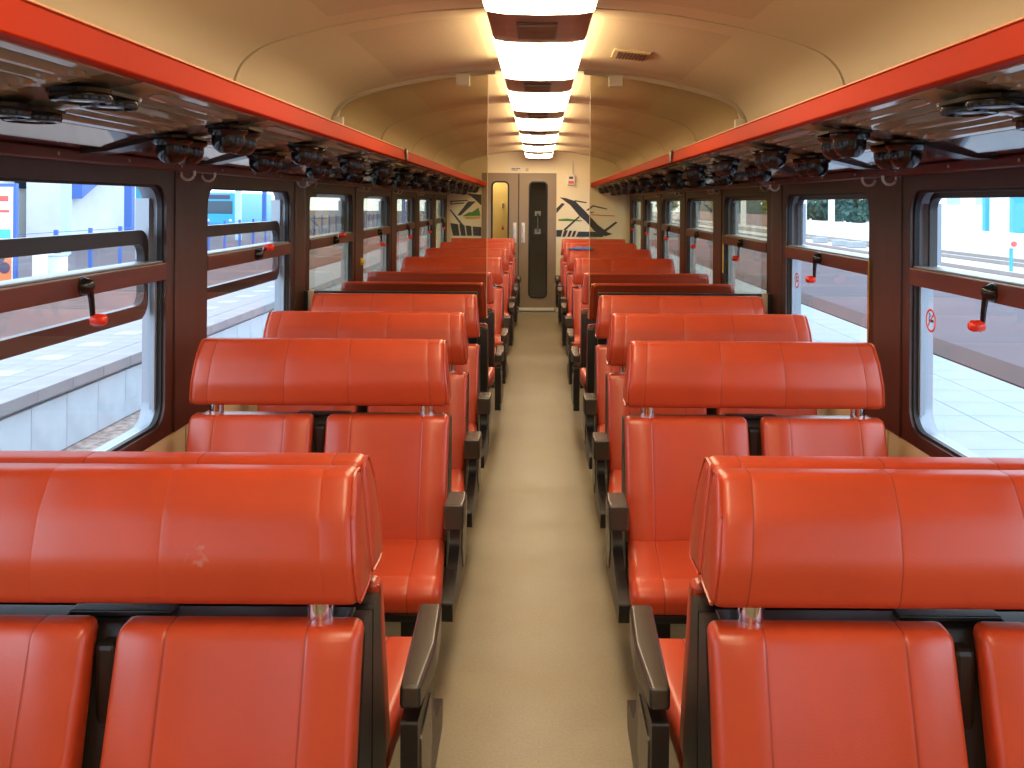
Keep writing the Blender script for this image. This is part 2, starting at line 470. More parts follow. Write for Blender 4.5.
# walls: lower cream panel, window boards are in the windows, pillar boards between
WIN0, WINL = 2.115, 1.28
NW = range(-2, 7)
def win_span(k): return WIN0+PITCH*k, WIN0+WINL+PITCH*k
for side, mir in (('left', True), ('right', False)):
    mb = MB()
    mb.box(W+0.03, W+0.085, YB, YE, -0.05, 0.79)
    mb.box(W+0.00, W+0.12, YB, YE, 1.787, 1.84)
    mb.box(W+0.03, W+0.085, YB, YE, 1.70, 1.787)
    mb.box(1.215, W+0.12, YB, YE, 1.842, 1.86)
    wall = mb.build('wall_'+side, 'cream_wall', mirror=mir); struct(wall, side+' side wall of the coach, cream below the windows')
    for k in range(-3, 7):
        y0 = WIN0+PITCH*k-0.212; y1 = y0+PITCH
        y0 = max(y0, YB); y1 = min(y1, YE)
        if y1-y0 < 0.1: continue
        MB().box(W+0.003, W+0.03, y0+0.004, y1-0.004, 0.10, 0.752, 0.004).build('wall_panel', 'cream_wall', wall, mirror=mir)
    MB().box(W-0.03, W+0.02, YB, YE, 0.0, 0.098, 0.004).build('heater_duct', 'steel', wall, mirror=mir)
    for k in range(-3, 7):
        a = win_span(k)[1]+0.075; b = win_span(k+1)[0]-0.075
        if k == -3: a = YB
        if k == 6: b = YE
        if b-a < 0.02: continue
        MB().box(W-0.006, W+0.085, a, b, 0.752, 1.742, 0.004).build('pillar_board', 'pillar_board', wall, mirror=mir)
    MB().box(W-0.045, W+0.02, YB, YE, 1.736, 1.769, 0.005).build('wall_rail', 'rail_red', wall, mirror=mir)
    mb = MB()
    for i in range(36): mb.lathe([(0.006, 0), (0.006, -0.003), (0.004, -0.004)], (W-0.045, YB+0.3+0.44*i, 1.753), 8, 'X')
    tag(mb.build('rail_screw', 'steel', wall, mirror=mir), kind='stuff')
for name, y0 in (('wall_back', YB-0.05),):
    struct(MB().box(-W-0.2, W+0.2, y0, y0+0.05, -0.05, 2.45).build(name, 'cream_end'), 'cream end wall behind the viewpoint')

# windows
HZ0, HZ1 = 0.80, 1.682                       # opening heights
def make_window(idx, side, k):
    mir = side == 'left'
    y0, y1 = win_span(k)
    fr = MB().ring(rrect((y0, HZ0), (y1, HZ1), 0.085), rrect((y0-0.073, 0.752), (y1+0.073, 1.742), 0.002), W, W+0.03)
    fr = fr.build('window_%d' % idx, 'wood_frame', mirror=mir, smooth=30); struct(fr, '%s brown framed drop window on the %s side' % (ORD[k] if k >= 0 else 'hidden', side))
    j = MB().ring(rrect((y0+0.004, HZ0+0.004), (y1-0.004, HZ1-0.004), 0.082), rrect((y0-0.03, HZ0-0.03), (y1+0.03, HZ1+0.03), 0.10), W+0.028, W+0.085)
    j.build('jamb', 'jamb_metal', fr, mirror=mir, smooth=30)
    s = MB().ring(rrect((y0+0.010, HZ0+0.010), (y1-0.010, HZ1-0.010), 0.078), rrect((y0-0.004, HZ0-0.004), (y1+0.004, HZ1+0.004), 0.088), W+0.012, W+0.030)
    s.build('rubber_seal', 'rubber', fr, mirror=mir, smooth=30)
    # crossbar, with a bright metal sill on top
    MB().box(W-0.004, W+0.045, y0+0.002, y1-0.002, 1.334, 1.397, 0.004).build('crossbar', 'wood_bar', fr, mirror=mir)
    MB().box(W+0.010, W+0.085, y0+0.004, y1-0.004, 1.397, 1.404, 0.002).build('sill', 'jamb_metal', fr, mirror=mir)
    # fixed lower pane
    MB().box(W+0.034, W+0.040, y0+0.012, y1-0.012, HZ0+0.012, 1.342).build('lower_pane', 'pane', fr, mirror=mir)
    MB().box(W+0.028, W+0.046, y0+0.012, y0+0.030, HZ0+0.06, 1.34).build('pane_trim', 'jamb_metal', fr, mirror=mir)
    MB().box(W+0.028, W+0.046, y1-0.030, y1-0.012, HZ0+0.06, 1.34).build('pane_trim', 'jamb_metal', fr, mirror=mir)
    # drop sash above
    top = 1.518 if (mir and k in (0, 1)) else HZ1-0.008
    t = 0.05 if top < 1.6 else 0.022
    a, b = y0+0.035, y1-0.035
    bot = 1.200 if t > 0.03 else 1.342
    sash = MB().ring(rrect((a+t*0.7, bot+t), (b-t*0.7, top-t), 0.045), rrect((a, bot), (b, top), 0.065), W+0.050, W+0.078)
    sash = sash.build('drop_sash', 'sash_black', fr, mirror=mir, smooth=30)
    MB().box(W+0.060, W+0.066, a+t*0.5, b-t*0.5, bot+t*0.5, top-t*0.6).build('upper_pane', 'pane', sash, mirror=mir)
    mb = MB()
    mb.box(W+0.050, W+0.10, y0+0.004, y0+0.034, 1.41, HZ1-0.05); mb.box(W+0.050, W+0.10, y1-0.034, y1-0.004, 1.41, HZ1-0.05)
    mb.build('guide_rail', 'jamb_metal', fr, mirror=mir)
    # crank handle
    up = (side, k) in (('left', 1), ('left', 2))
    yc = (y0+y1)/2+0.01; zc = 1.366
    dz = 0.030 if up else -0.105; dy = 0.095 if up else 0.035
    h = MB().lathe([(0.028, 0.0), (0.028, -0.008), (0.022, -0.018), (0.018, -0.030), (0.010, -0.034)], (W-0.004, yc, zc), 16, 'X')
    h.tube([(W-0.026, yc, zc), (W-0.024, yc+dy*0.5, zc+dz*0.5), (W-0.020, yc+dy, zc+dz)], [0.011, 0.009, 0.008], 8)
    h = h.build('window_crank', 'lamp_black', fr, mirror=mir, smooth=45)
    kb = MB().lathe([(0.006, 0.004), (0.016, 0.0), (0.019, -0.012), (0.018, -0.034), (0.012, -0.044), (0.004, -0.046)], (W-0.016, yc+dy, zc+dz), 14, 'X')
    tag(kb.build('knob', 'knob_red', h, mirror=mir, smooth=50), 'red knob on the crank')
    if not mir and k in (0, 1):      # round no smoking sticker on the pane
        yc, zc = (y1-0.105, 1.215)
        rg = [(yc+0.042*math.cos(2*PI*i/28), zc+0.042*math.sin(2*PI*i/28)) for i in range(28)]
        ri = [(yc+0.034*math.cos(2*PI*i/28), zc+0.034*math.sin(2*PI*i/28)) for i in range(28)]
        st = MB().ring(ri, rg, W+0.032, W+0.0336, 'X').build('sticker_ring', 'poster_red', fr, mirror=mir)
        m2 = MB().box(W+0.0316, W+0.0326, yc-0.022, yc+0.014, zc-0.005, zc+0.004)
        m2.tube([(W+0.0322, yc+0.014, zc+0.006), (W+0.0322, yc+0.004, zc+0.018), (W+0.0322, yc+0.012, zc+0.026)], 0.0022, 5)
        m2.build('cigarette_mark', 'ink', st)
        q = MB().prism([(yc-0.027, zc+0.022), (yc-0.022, zc+0.027), (yc+0.027, zc-0.022), (yc+0.022, zc-0.027)], W+0.0312, W+0.0318, 'X')
        q.build('sticker_bar', 'poster_red', st)
    return fr
n = 1
for side in ('left', 'right'):
    for k in NW:
        make_window(n, side, k); n += 1

# end wall with double door
DX0, DXM, DX1, DZ = -0.835, -0.295, 0.253, 2.058
ew = MB()
ew.box(-W-0.2, DX0-0.012, YE, YE+0.06, -0.05, 2.45)
ew.box(DX1+0.012, W+0.2, YE, YE+0.06, -0.05, 2.45)
ew.box(DX0-0.012, DX1+0.012, YE, YE+0.06, DZ+0.012, 2.45)
ew = ew.build('wall_end', 'cream_end'); struct(ew, 'cream end wall around the grey double door')
def door(idx, x0, x1, gx0, gx1, hx, label):
    d = MB().ring(rrect((gx0, 0.225), (gx1, 1.93), 0.06), rrect((x0, 0.02), (x1, DZ), 0.002), YE+0.005, YE+0.045, 'Y')
    d = d.build('door_%d' % idx, 'door_grey', smooth=30); struct(d, label)
    MB().ring(rrect((gx0+0.004, 0.229), (gx1-0.004, 1.926), 0.056), rrect((gx0-0.018, 0.207), (gx1+0.018, 1.948), 0.075), YE-0.006, YE+0.05, 'Y').build('gasket', 'rubber', d, smooth=30)
    MB().box(gx0, gx1, YE+0.02, YE+0.026, 0.225, 1.93).build('door_pane', 'pane', d)
    h = MB().tube([(hx, YE+0.006, 1.29), (hx, YE-0.05, 1.29), (hx, YE-0.055, 1.18), (hx, YE-0.05, 1.07), (hx, YE+0.006, 1.07)], 0.013, 8)
    h.box(hx-0.026, hx+0.026, YE-0.004, YE+0.006, 1.03, 1.33, 0.002)
    h.build('door_handle', 'hook_white', d, smooth=45)
    MB().box(x0+0.005, x1-0.005, YE-0.004, YE+0.006, 0.022, 0.065).build('kick_plate', 'white_plate', d)
door(1, DX0, DXM-0.006, -0.686, -0.455, -0.352, 'left leaf of the grey double door with a lit yellow pane')
door(2, DXM+0.006, DX1, -0.128, 0.119, -0.225, 'right leaf of the grey double door with a dark pane')
struct(MB().box(DXM-0.006, DXM+0.006, YE+0.0, YE+0.03, 0.02, DZ).build('trim_1', 'rubber'), 'black rubber strip between the door leaves')
fr = MB().box(DX0-0.012, DX0, YE-0.006, YE+0.05, 0, DZ+0.012).box(DX1, DX1+0.012, YE-0.006, YE+0.05, 0, DZ+0.012).box(DX0, DX1, YE-0.006, YE+0.05, DZ, DZ+0.012)
struct(fr.build('trim_2', 'door_grey'), 'grey frame around the double door')
# vestibule behind
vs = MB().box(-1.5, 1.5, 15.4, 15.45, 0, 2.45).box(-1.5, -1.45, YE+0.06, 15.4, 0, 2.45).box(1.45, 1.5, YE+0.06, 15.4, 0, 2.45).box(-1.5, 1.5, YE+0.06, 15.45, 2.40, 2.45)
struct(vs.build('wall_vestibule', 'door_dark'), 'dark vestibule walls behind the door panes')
yw = MB().box(-1.4, -0.44, 14.55, 14.60, 0, 2.4).build('wall_vestibule_left', 'yellow_wall'); struct(yw, 'lit yellow vestibule wall behind the left door pane')
MB().box(-0.575, -0.545, 14.53, 14.55, 1.55, 1.62, 0.004).tube([(-0.56, 14.54, 1.57), (-0.56, 14.49, 1.55), (-0.56, 14.48, 1.59)], 0.006, 6).build('wall_hook', 'chrome', yw)
MB().prism([(-0.585, 1.20), (-0.535, 1.20), (-0.56, 1.27)], 14.547, 14.55, 'Y').build('warning_sign', 'ink_red', yw)
vl = thing('vestibule_lamp', 'small vestibule ceiling lamp behind the left door pane', 'lamp', (-0.75, 14.2, 2.40))
MB().lathe([(0.13, 0.0), (0.13, -0.03), (0.10, -0.05)], (0,0,0), 20).build('lamp_dome', 'vestibule_dome', vl)
vh = thing('vestibule_grab_handle', 'silver grab handle seen through the dark right door pane', 'handle', (-0.01, 15.40, 1.15))
MB().tube([(0, 0, 0), (0, -0.05, 0), (0, -0.05, 0.30), (0, 0, 0.30)], 0.016, 8).build('grip', 'chrome', vh, smooth=45)
for z0 in (-0.04, 0.26): MB().box(-0.05, 0.05, -0.008, 0, z0, z0+0.08).build('handle_plate', 'steel', vh)

# ------------------------------------------------------------------ ceiling lights and the panels between
L0 = 2.05
for i in range(-2, 7):
    y0 = L0+1.70*i; y1 = y0+1.13
    t = thing('ceiling_light', ('%s warm white light panel in the ceiling row from the front' % ORD[i]) if i >= 0 else 'warm white ceiling light panel, %s behind the viewpoint' % ['first', 'second'][-1-i], 'light', (0, y0, 2.30), 0, 'light panels along the ceiling')
    prof = [(-0.190, 0.085), (-0.190, -0.006), (-0.184, -0.015), (-0.13, -0.024), (0, -0.028), (0.13, -0.024), (0.184, -0.015), (0.190, -0.006), (0.190, 0.085)]
    MB().prism(prof, 0.004, 1.126, 'Y').build('diffuser', 'diffuser', t, smooth=50)
    MB().box(-0.20, 0.20, 0.0, 1.13, 0.085, 0.103).build('lamp_housing', 'rail_cream', t)
    g = thing('ceiling_grille', ('%s brown loudspeaker grille between the ceiling light panels' % ORD[i]) if i >= 0 else 'brown loudspeaker grille, %s behind the viewpoint' % ['first', 'second'][-1-i], 'grille', (0, y1, 2.30), 0, 'grilles between the ceiling lights')
    gap = 1.70-1.13
    if y1+gap > YE: gap = YE-y1-0.005
    MB().prism([(-0.188, 0.10), (-0.188, -0.004), (-0.182, -0.013), (-0.13, -0.022), (0, -0.026), (0.13, -0.022), (0.182, -0.013), (0.188, -0.004), (0.188, 0.10)], 0.004, gap-0.004, 'Y').build('cover', 'grille_brown', g)
    if gap > 0.4:
        gb = MB().box(-0.085, 0.065, 0.14, gap-0.12, -0.032, -0.020, 0.003).build('speaker_frame', 'grille_dark', g)
        mb = MB()
        for q in range(11): mb.box(-0.075, 0.055, 0.155+q*0.026, 0.166+q*0.026, -0.036, -0.032)
        mb.build('slat', 'grille_brown', gb)
# small vent on the right of the ceiling
v = thing('ceiling_vent', 'small slotted air vent in the right half of the ceiling', 'vent', (0.458, 4.64, 2.377), 0)
v.rotation_euler = (0, math.radians(6), 0)
MB().box(-0.09, 0.09, -0.12, 0.12, -0.010, 0.006, 0.003).build('vent_frame', 'vent', v)
for q in range(9): MB().box(-0.068+q*0.0165, -0.060+q*0.0165, -0.09, 0.09, -0.015, -0.009).build('slat', 'grille_dark', v)

# ------------------------------------------------------------------ luggage racks
LIPX = 0.785
def tray_mesh():
    """one pressed tray bay, y from 0 to .853; ribs run along y between cross strips"""
    A = Vector((0.80, 1.862)); B = Vector((1.115, 1.805)); L = (B-A).length
    d = (B-A).normalized(); nrm = Vector((d.y, -d.x))
    if nrm.y > 0: nrm = -nrm
    NS, NY = 66, 26; mb = MB(); vs = []; fs = []
    ys = []
    for j in range(NY+1): ys.append(0.853*j/NY)
    ys = [0, 0.14, 0.148, 0.156, 0.166, 0.18, 0.20, 0.3, 0.42, 0.54, 0.64, 0.66, 0.674, 0.684, 0.692, 0.70, 0.853]
    def hgt(s, y):
        # six ribs pressed upwards between y .145 and .70
        if not (0.02 < s < L-0.02): return 0
        p = (s-0.02)/(L-0.04)*6; c = (p % 1)-0.5
        w = 0.34
        if abs(c) > w: return 0
        prof = min(1.0, 2.2*math.cos(c/w*PI/2))
        e0 = 0.150+0.03*(abs(c)/w)**2; e1 = 0.695-0.03*(abs(c)/w)**2
        k = max(0, min(1, (y-e0)/0.02))*max(0, min(1, (e1-y)/0.02))
        return 0.026*prof*k
    for y in ys:
        for i in range(NS+1):
            s = L*i/NS; q = A+d*s-nrm*hgt(s, y)
            vs.append((q.x, y, q.y))
    for j in range(len(ys)-1):
        for i in range(NS):
            a = j*(NS+1)+i; fs.append((a, a+1, a+NS+2, a+NS+1))
    return mb.add(vs, fs)
BAY = 0.853
STRIP0 = 1.86-2*BAY*2
for side, mir in (('left', True), ('right', False)):
    s = -1 if mir else 1
    r = thing('luggage_rack', 'long %s overhead luggage rack with a red orange front lip' % side, 'luggage rack', (0,0,0), 0, 'overhead luggage racks')
    lip = MB().prism(fillet([(LIPX-0.010, 1.866), (LIPX+0.022, 1.864), (LIPX+0.022, 1.926), (LIPX-0.004, 1.928)], 0.006, 3), YB, YE-0.02, 'Y').build('lip', 'lip_red', r, smooth=30, mirror=mir, wn=True)
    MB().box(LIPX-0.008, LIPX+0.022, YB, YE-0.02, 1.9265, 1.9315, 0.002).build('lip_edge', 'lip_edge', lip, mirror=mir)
    MB().box(LIPX-0.018, LIPX+0.03, 5.35, 5.41, 1.868, 1.936, 0.004).build('lip_clip', 'bracket', lip, mirror=mir)
    tm = None
    for i in range(20):
        y = STRIP0-BAY/2+BAY*i
        # the bay covers strip centre at its ends: shift so that ribs sit between strips
        y0 = STRIP0+BAY*i
        if y0 < YB or y0+BAY > YE+0.3: continue
        if tm is None:
            o = tray_mesh().build('tray_panel', 'tray', r, smooth=40, mirror=mir); tm = o.data
            sm = o.modifiers.new('thickness', 'SOLIDIFY'); sm.thickness = 0.004; sm.offset = 1 if not mir else 1
            o.location = (0, y0, 0)
            bm_ = MB().prism([(1.115, 1.798), (1.25, 1.766), (1.36, 1.757), (1.36, 1.767), (1.25, 1.776), (1.115, 1.815)], -0.05, 0.05, 'Y').build('bracket', 'bracket', r, mirror=mir); bm_.location = (0, y0, 0)
            pn = MB().prism([(1.085, 1.823), (1.25, 1.776), (W-0.002, 1.768), (W-0.002, 1.775), (1.25, 1.783), (1.085, 1.830)], 0.006, BAY-0.006, 'Y').build('gloss_panel', 'gloss_panel', r, mirror=mir); pn.location = (0, y0, 0)
        else:
            for src, nm in ((o, 'tray_panel'), (bm_, 'bracket'), (pn, 'gloss_panel')):
                c = src.copy(); COL.objects.link(c); c.parent = r; c.location = (0, y0, 0)
    # twin reading lamps under the cross strips
    q = 0
    for i in range(20):
        yc = STRIP0+BAY*i
        if yc < 1.5 or yc > 13.3: continue
        for xx, zz, where in ((0.895, 1.843, 'by the red lip'), (1.055, 1.814, 'by the windows')):
            t = thing('reading_lamp', '%s black twin reading lamp under the %s rack, %s' % (ORD[q], side, where), 'reading lamp', (s*xx, yc, zz-0.001), 0, 'twin reading lamps under the %s rack' % side)
            flat = yc < 1.95
            base = MB().prism(fillet([(-0.062, -0.118), (0.062, -0.118), (0.062, 0.118), (-0.062, 0.118)], 0.055, 6), -0.010, -0.002, 'Z')
            base.build('mount_plate', 'lamp_black', t)
            for e in (-1, 1):
                if flat: pr = [(0.056, -0.010), (0.058, -0.018), (0.055, -0.026), (0.046, -0.028), (0.044, -0.022), (0.010, -0.024)]
                else: pr = [(0.055, -0.010), (0.057, -0.016), (0.053, -0.024), (0.046, -0.030), (0.046, -0.046), (0.042, -0.060), (0.033, -0.072), (0.023, -0.079), (0.020, -0.074), (0.004, -0.074)]
                cp = MB().lathe(pr, (0, e*0.058, 0), 20).build('lamp_cup', 'lamp_black', t, smooth=35)
                MB().lathe([(0.043 if flat else 0.019, -0.0235 if flat else -0.0745), (0.012, -0.0265 if flat else -0.078)], (0, e*0.058, 0), 16).build('lens', 'lamp_lens', cp, smooth=50)
        q += 1

# coat hooks on the pillars
def coat_hook(s, y, label):
    t = thing('coat_hook', label, 'hook', (s*(W-0.006), y, 1.722), 0, 'coat hooks on the pillars')
    MB().box(-s*0.008, 0, -0.012, 0.012, 0.0, 0.028, 0.002).build('hook_plate', 'chrome', t)
    pth = [(-s*(0.030-0.026*math.cos(a)), 0, 0.008+0.026*math.sin(a)) for a in [PI*(-0.12+1.12*i/14+1.0-0.0) if False else PI*(1.95-1.05*i/14) for i in range(15)]]
    MB().tube(pth, 0.0055, 6).build('hook_ring', 'hook_white', t, smooth=45)
for s, nm in ((-1, 'left'), (1, 'right')):
    q = 0
    for k in range(0, 5):
        b = win_span(k)[1]+0.21
        for e, wh in ((-0.10, 'nearer'), (0.12, 'farther')):
            coat_hook(s, b+e, 'chrome ring hook, %s one at the top of the %s %s pillar' % (wh, ORD[k], nm)); q += 1

# light glints on two right pillars, put in as gold strips, yellow fitting on a left one
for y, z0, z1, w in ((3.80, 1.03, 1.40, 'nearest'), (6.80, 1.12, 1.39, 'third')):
    tag(MB().box(W-0.012, W-0.006, y-0.014, y+0.002, z0, z1, 0.001).build('glint_strip', 'glint_gold'), 'narrow gold strip standing in for a light glint on the %s right window pillar' % w, 'strip', 'painted gold glints on the right pillars')
t = thing('wall_button', 'small round yellow fitting on the third left window pillar', 'button', (-(W-0.006), 7.10, 1.165))
MB().lathe([(0.03, 0), (0.03, 0.010), (0.022, 0.022), (0.01, 0.026)], (0,0,0), 14, 'X').build('dome', 'yellow_fit', t, smooth=50)

# ------------------------------------------------------------------ glass partition at the middle
GY = 5.38
for s, nm in ((-1, 'left'), (1, 'right')):
    mir = s < 0
    t = thing('glass_partition', 'brown tinted glass partition screen on the %s of the aisle' % nm, 'partition', (0, 0, 0), 0, 'glass partition screens')
    gx = 0.300
    poly = [(gx, 0.95), (gx, 2.37)]+[(x, z-0.02) for x, z in CP if 0.34 < x < 1.15]+[(1.185, 2.07), (1.20, 1.96), (1.21, 1.80), (1.36, 1.70), (1.36, 0.95)]
    gl = MB().prism(poly, GY, GY+0.010, 'Y').build('glass_pane', 'partition_glass', t, mirror=mir)
    # edge trim of the pane, lower panel, rail and clamps
    MB().box(gx-0.002, gx+0.001, GY-0.001, GY+0.011, 0.95, 2.365).build('pane_edge', 'vent', gl, mirror=mir)
    MB().box(0.350, 1.36, GY-0.030, GY-0.004, 0.05, 1.106, 0.004).build('lower_panel', 'black_plastic', t, mirror=mir)
    MB().box(1.300, 1.332, GY-0.042, GY-0.004, 0.05, 1.110, 0.004).build('end_post', 'rail_cream', t, mirror=mir)
    rail = [(x, z) for x, z in CP if 0.2 < x < 1.215]
    mb = MB(); shell_strip(mb, rail, GY-0.016, GY+0.016, -0.020); mb.build('ceiling_rail', 'rail_cream', t, smooth=40, mirror=mir)
    c = MB().box(0.405, 0.485, GY-0.028, GY+0.026, 2.305, 2.372, 0.004).build('clamp', 'clamp', t, mirror=mir)
    c = MB().box(1.140, 1.20, GY-0.028, GY+0.026, 2.06, 2.12, 0.004).build('clamp', 'clamp', t, mirror=mir)

# ------------------------------------------------------------------ benches
HW = 0.480
def bench(s, ao=0.0, away=False):
    """double bench facing -y, aisle on the side s*x (s = -1 or +1); origin on the floor under the back plane"""
    t = thing('double_bench', '', 'bench')
    # headrest
    loop = fillet([(-0.004, 0.872), (-0.004, 1.104), (-0.072, 1.107), (-0.118, 1.040), (-0.140, 0.955), (-0.128, 0.866)], [0.02, 0.02, 0.035, 0.10, 0.12, 0.03], 5)
    loop = densify(loop, 0.03)
    def fx(t_, y, z): return t_*(0.458+0.022*max(0, min(1, (1.11-z)/0.23)))
    seams = (-0.86, -0.27, 0.23, 0.86)
    st = edge_stations(-1.0, 1.0, 0.05, seams, g=0.0055, sg=0.0007, n=6)
    st = [(a, d if abs(a) < 0.94 else d*0.475) for a, d in st]
    hr = pad(MB(), loop, st, fx, seams=seams).build('headrest', 'vinyl', t, smooth=60)
    nl = normals2(loop)
    for e in (-1, 1):
        d = 0.006
        MB().tube([(fx(e*0.992, y-a*d, z-b*d), y-a*d, z-b*d) for (y, z), (a, b) in zip(loop, nl)], 0.0035, 5, closed=True).build('piping', 'vinyl', hr, smooth=60)
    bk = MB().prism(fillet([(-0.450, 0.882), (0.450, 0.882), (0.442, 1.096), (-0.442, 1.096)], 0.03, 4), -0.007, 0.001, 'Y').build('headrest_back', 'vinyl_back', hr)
    # backrests (two) and seat cushions (two)
    bl = densify(fillet([(-0.070, 0.834), (-0.132, 0.831), (-0.205, 0.60), (-0.262, 0.40), (-0.175, 0.385)], [0.012, 0.03, 0.12, 0.03, 0.012], 5), 0.035)
    for x0, x1 in ((-HW, -0.026), (0.026, HW)):
        w = x1-x0; sm = (x0+w*0.215, x1-w*0.215)
        def crown(m, a=sm[0], b=sm[1]):
            return 0.010 if (m < a or m > b) else 0.008*abs((m-(a+b)/2)/((b-a)/2))**3
        stb = edge_stations(x0, x1, 0.020, sm, g=0.0032, sg=0.0009, crown=crown)
        pad(MB(), bl, stb, lambda t_, y, z: t_, seams=sm).build('backrest', 'vinyl', t, smooth=60)
    sl = densify(fillet([(-0.20, 0.425), (-0.64, 0.452), (-0.705, 0.425), (-0.690, 0.350), (-0.22, 0.340)], [0.02, 0.05, 0.045, 0.03, 0.01], 5), 0.045)
    for x0, x1 in ((-HW, -0.004), (0.004, HW)):
        w = x1-x0; sm = (x0+w*0.2, x1-w*0.2)
        sts = edge_stations(x0, x1, 0.028, sm, g=0.0032, sg=0.001)
        aisle = (x0 < 0) == (s < 0)
        def fs(t_, y, z, x0=x0, x1=x1, aisle=aisle):
            if not aisle: return t_
            k = (t_-(x1 if s < 0 else x0))/(x1-x0)            # 0 at the middle, +-1 at the aisle
            return t_+k*0.030*max(0, min(1, (-0.25-y)/0.35))
        pad(MB(), sl, sts, fs, seams=sm).build('seat_cushion', 'vinyl', t, smooth=60)
    # black shell behind and below the backrests
    sh = MB()
    sh.prism(fillet([(-0.004, 0.30), (-0.004, 0.816), (-0.068, 0.816), (-0.078, 0.801), (-0.178, 0.38), (-0.19, 0.30)], [0.01, 0.012, 0.01, 0.02, 0.02, 0.01], 3), -HW-0.001, HW+0.001, 'X')
    shell = sh.build('back_shell', 'black_plastic', t, smooth=30)
    MB().box(-HW+0.03, -0.10, -0.060, -0.012, 0.816, 0.822, 0.002).box(0.10, HW-0.03, -0.060, -0.012, 0.816, 0.822, 0.002).box(-0.10, 0.10, -0.050, -0.012, 0.816, 0.828, 0.003).build('top_strip', 'black_plastic', shell)
    MB().box(-0.020, 0.020, -0.115, -0.06, 0.45, 0.792, 0.010).build('centre_rib', 'black_plastic', shell).rotation_euler = (0, 0, 0)
    for e in (-1, 1):
        MB().lathe([(0.026, 0.0), (0.026, 0.075)], (e*0.395, -0.075, 0.806), 18).build('support_post', 'chrome', t, smooth=45)
    # seat pan, legs
    MB().box(-HW+0.01, HW-0.01, -0.665, -0.10, 0.318, 0.345, 0.005).build('seat_pan', 'black_plastic', t)
    for x in (-0.39, 0.39):
        MB().box(x-0.028, x+0.028, -0.50, -0.44, 0.0, 0.32, 0.006).box(x-0.04, x+0.04, -0.60, -0.12, 0.0, 0.022, 0.004).build('leg', 'black_plastic', t)
    # armrest with side panel on the aisle side
    X = s*(HW+0.055)
    def ax(v): return s*(HW+v)
    pl = [(-0.03, 0.520), (-0.47, 0.520), (-0.47, 0.614), (-0.03, 0.614)]
    ar = MB()
    # plan outline kinks: narrow at the rear, wider toward the tip
    plan = [(0.008, -0.22), (0.008, -0.375), (0.076, -0.375), (0.080, -0.30), (0.076, -0.22)] if not away else [(0.050, 0.03+ao), (0.040, -0.365+ao), (0.095, -0.365+ao), (0.104, -0.16+ao), (0.092, 0.03+ao)]
    bm = bmesh.new()
    vsb = [bm.verts.new((ax(p[0]), p[1], 0.548)) for p in plan]; f = bm.faces.new(vsb)
    ex = bmesh.ops.extrude_face_region(bm, geom=[f])
    for vv in ex['geom']:
        if isinstance(vv, bmesh.types.BMVert): vv.co.z = 0.640 if away else 0.590
    for vv in vsb: vv.co.z = 0.592-0.048*max(0, min(1, (0.03+ao-vv.co.y)/0.395)) if away else 0.500
    bmesh.ops.bevel(bm, geom=list(bm.edges), offset=0.009, segments=3, affect='EDGES', profile=0.5)
    bm.verts.index_update()
    ar.add([v_.co[:] for v_ in bm.verts], [[v_.index for v_ in f_.verts] for f_ in bm.faces]); bm.free()
    arm = ar.build('armrest', 'armrest_plastic', t, smooth=40, wn=True)
    pa, pb = (0.050, 0.086) if away else (0.022, 0.058)
    side = fillet([(0.015+ao, 0.56 if away else 0.50), (0.0+ao, 0.27), (-0.20, 0.24), (-0.55, 0.265), (-0.56, 0.335), (-0.39, 0.372), (-0.29+ao, 0.42), (-0.27+ao, 0.53)], [0.01, 0.02, 0.03, 0.015, 0.015, 0.06, 0.06, 0.01], 4)
    MB().prism(side, ax(pa), ax(pb), 'X').build('side_panel', 'black_plastic', arm, smooth=30)
    MB().prism(fillet([(-0.02+ao, 0.51), (-0.03+ao, 0.31), (-0.16+ao, 0.29), (-0.22+ao, 0.38), (-0.20+ao, 0.51)], 0.012, 3), ax(pb), ax(pb+0.004), 'X').build('panel_inset', 'armrest_plastic', arm, smooth=30)
    return t
BA = bench(-1); BB = bench(1); FA = bench(-1, -0.06, True); FB = bench(1, -0.06, True)
BX = 0.806
rows = [  # y of the back plane, faces the viewer?, text
    (1.84, True), (1.845, False), (3.53, True), (4.40, True), (5.26, True), (5.95, False), (6.84, False),
    (8.70, True), (8.705, False), (10.42, True), (10.425, False), (12.01, True), (12.015, False), (13.47, True)]
first = {}
cnt = {'left': [0, 0], 'right': [0, 0]}
extra = {('left', 0): ', scuffed headrest', ('right', 0): ', cut by photo edge', ('left', 4): ', before the glass', ('right', 4): ', before the glass',
         ('left', 5): ', behind the glass', ('right', 5): ', behind the glass'}
for i, (y, near) in enumerate(rows):
    for side in ('left', 'right'):
        sx = -1 if side == 'left' else 1
        src = (BB if side == 'left' else BA) if near else (FA if side == 'left' else FB)
        loc = (sx*BX, y, 0); rz = 0 if near else PI
        if src.name not in first:
            first[src.name] = 1; b = src; b.location = loc; b.rotation_euler = (0,0,rz)
        else: b = dup_tree(src, loc, rz)
        q = cnt[side][0 if near else 1]; cnt[side][0 if near else 1] += 1
        b['label'] = '%s red double bench %s of the aisle facing %s%s' % (ORD[q], side, 'the viewer' if near else 'away', extra.get((side, i), ''))
        b['group'] = 'red benches %s of the aisle facing %s' % (side, 'the viewer' if near else 'away')
        if i == 0: FIRST = globals().setdefault('FIRST_PAIR', []); FIRST.append((side, b))
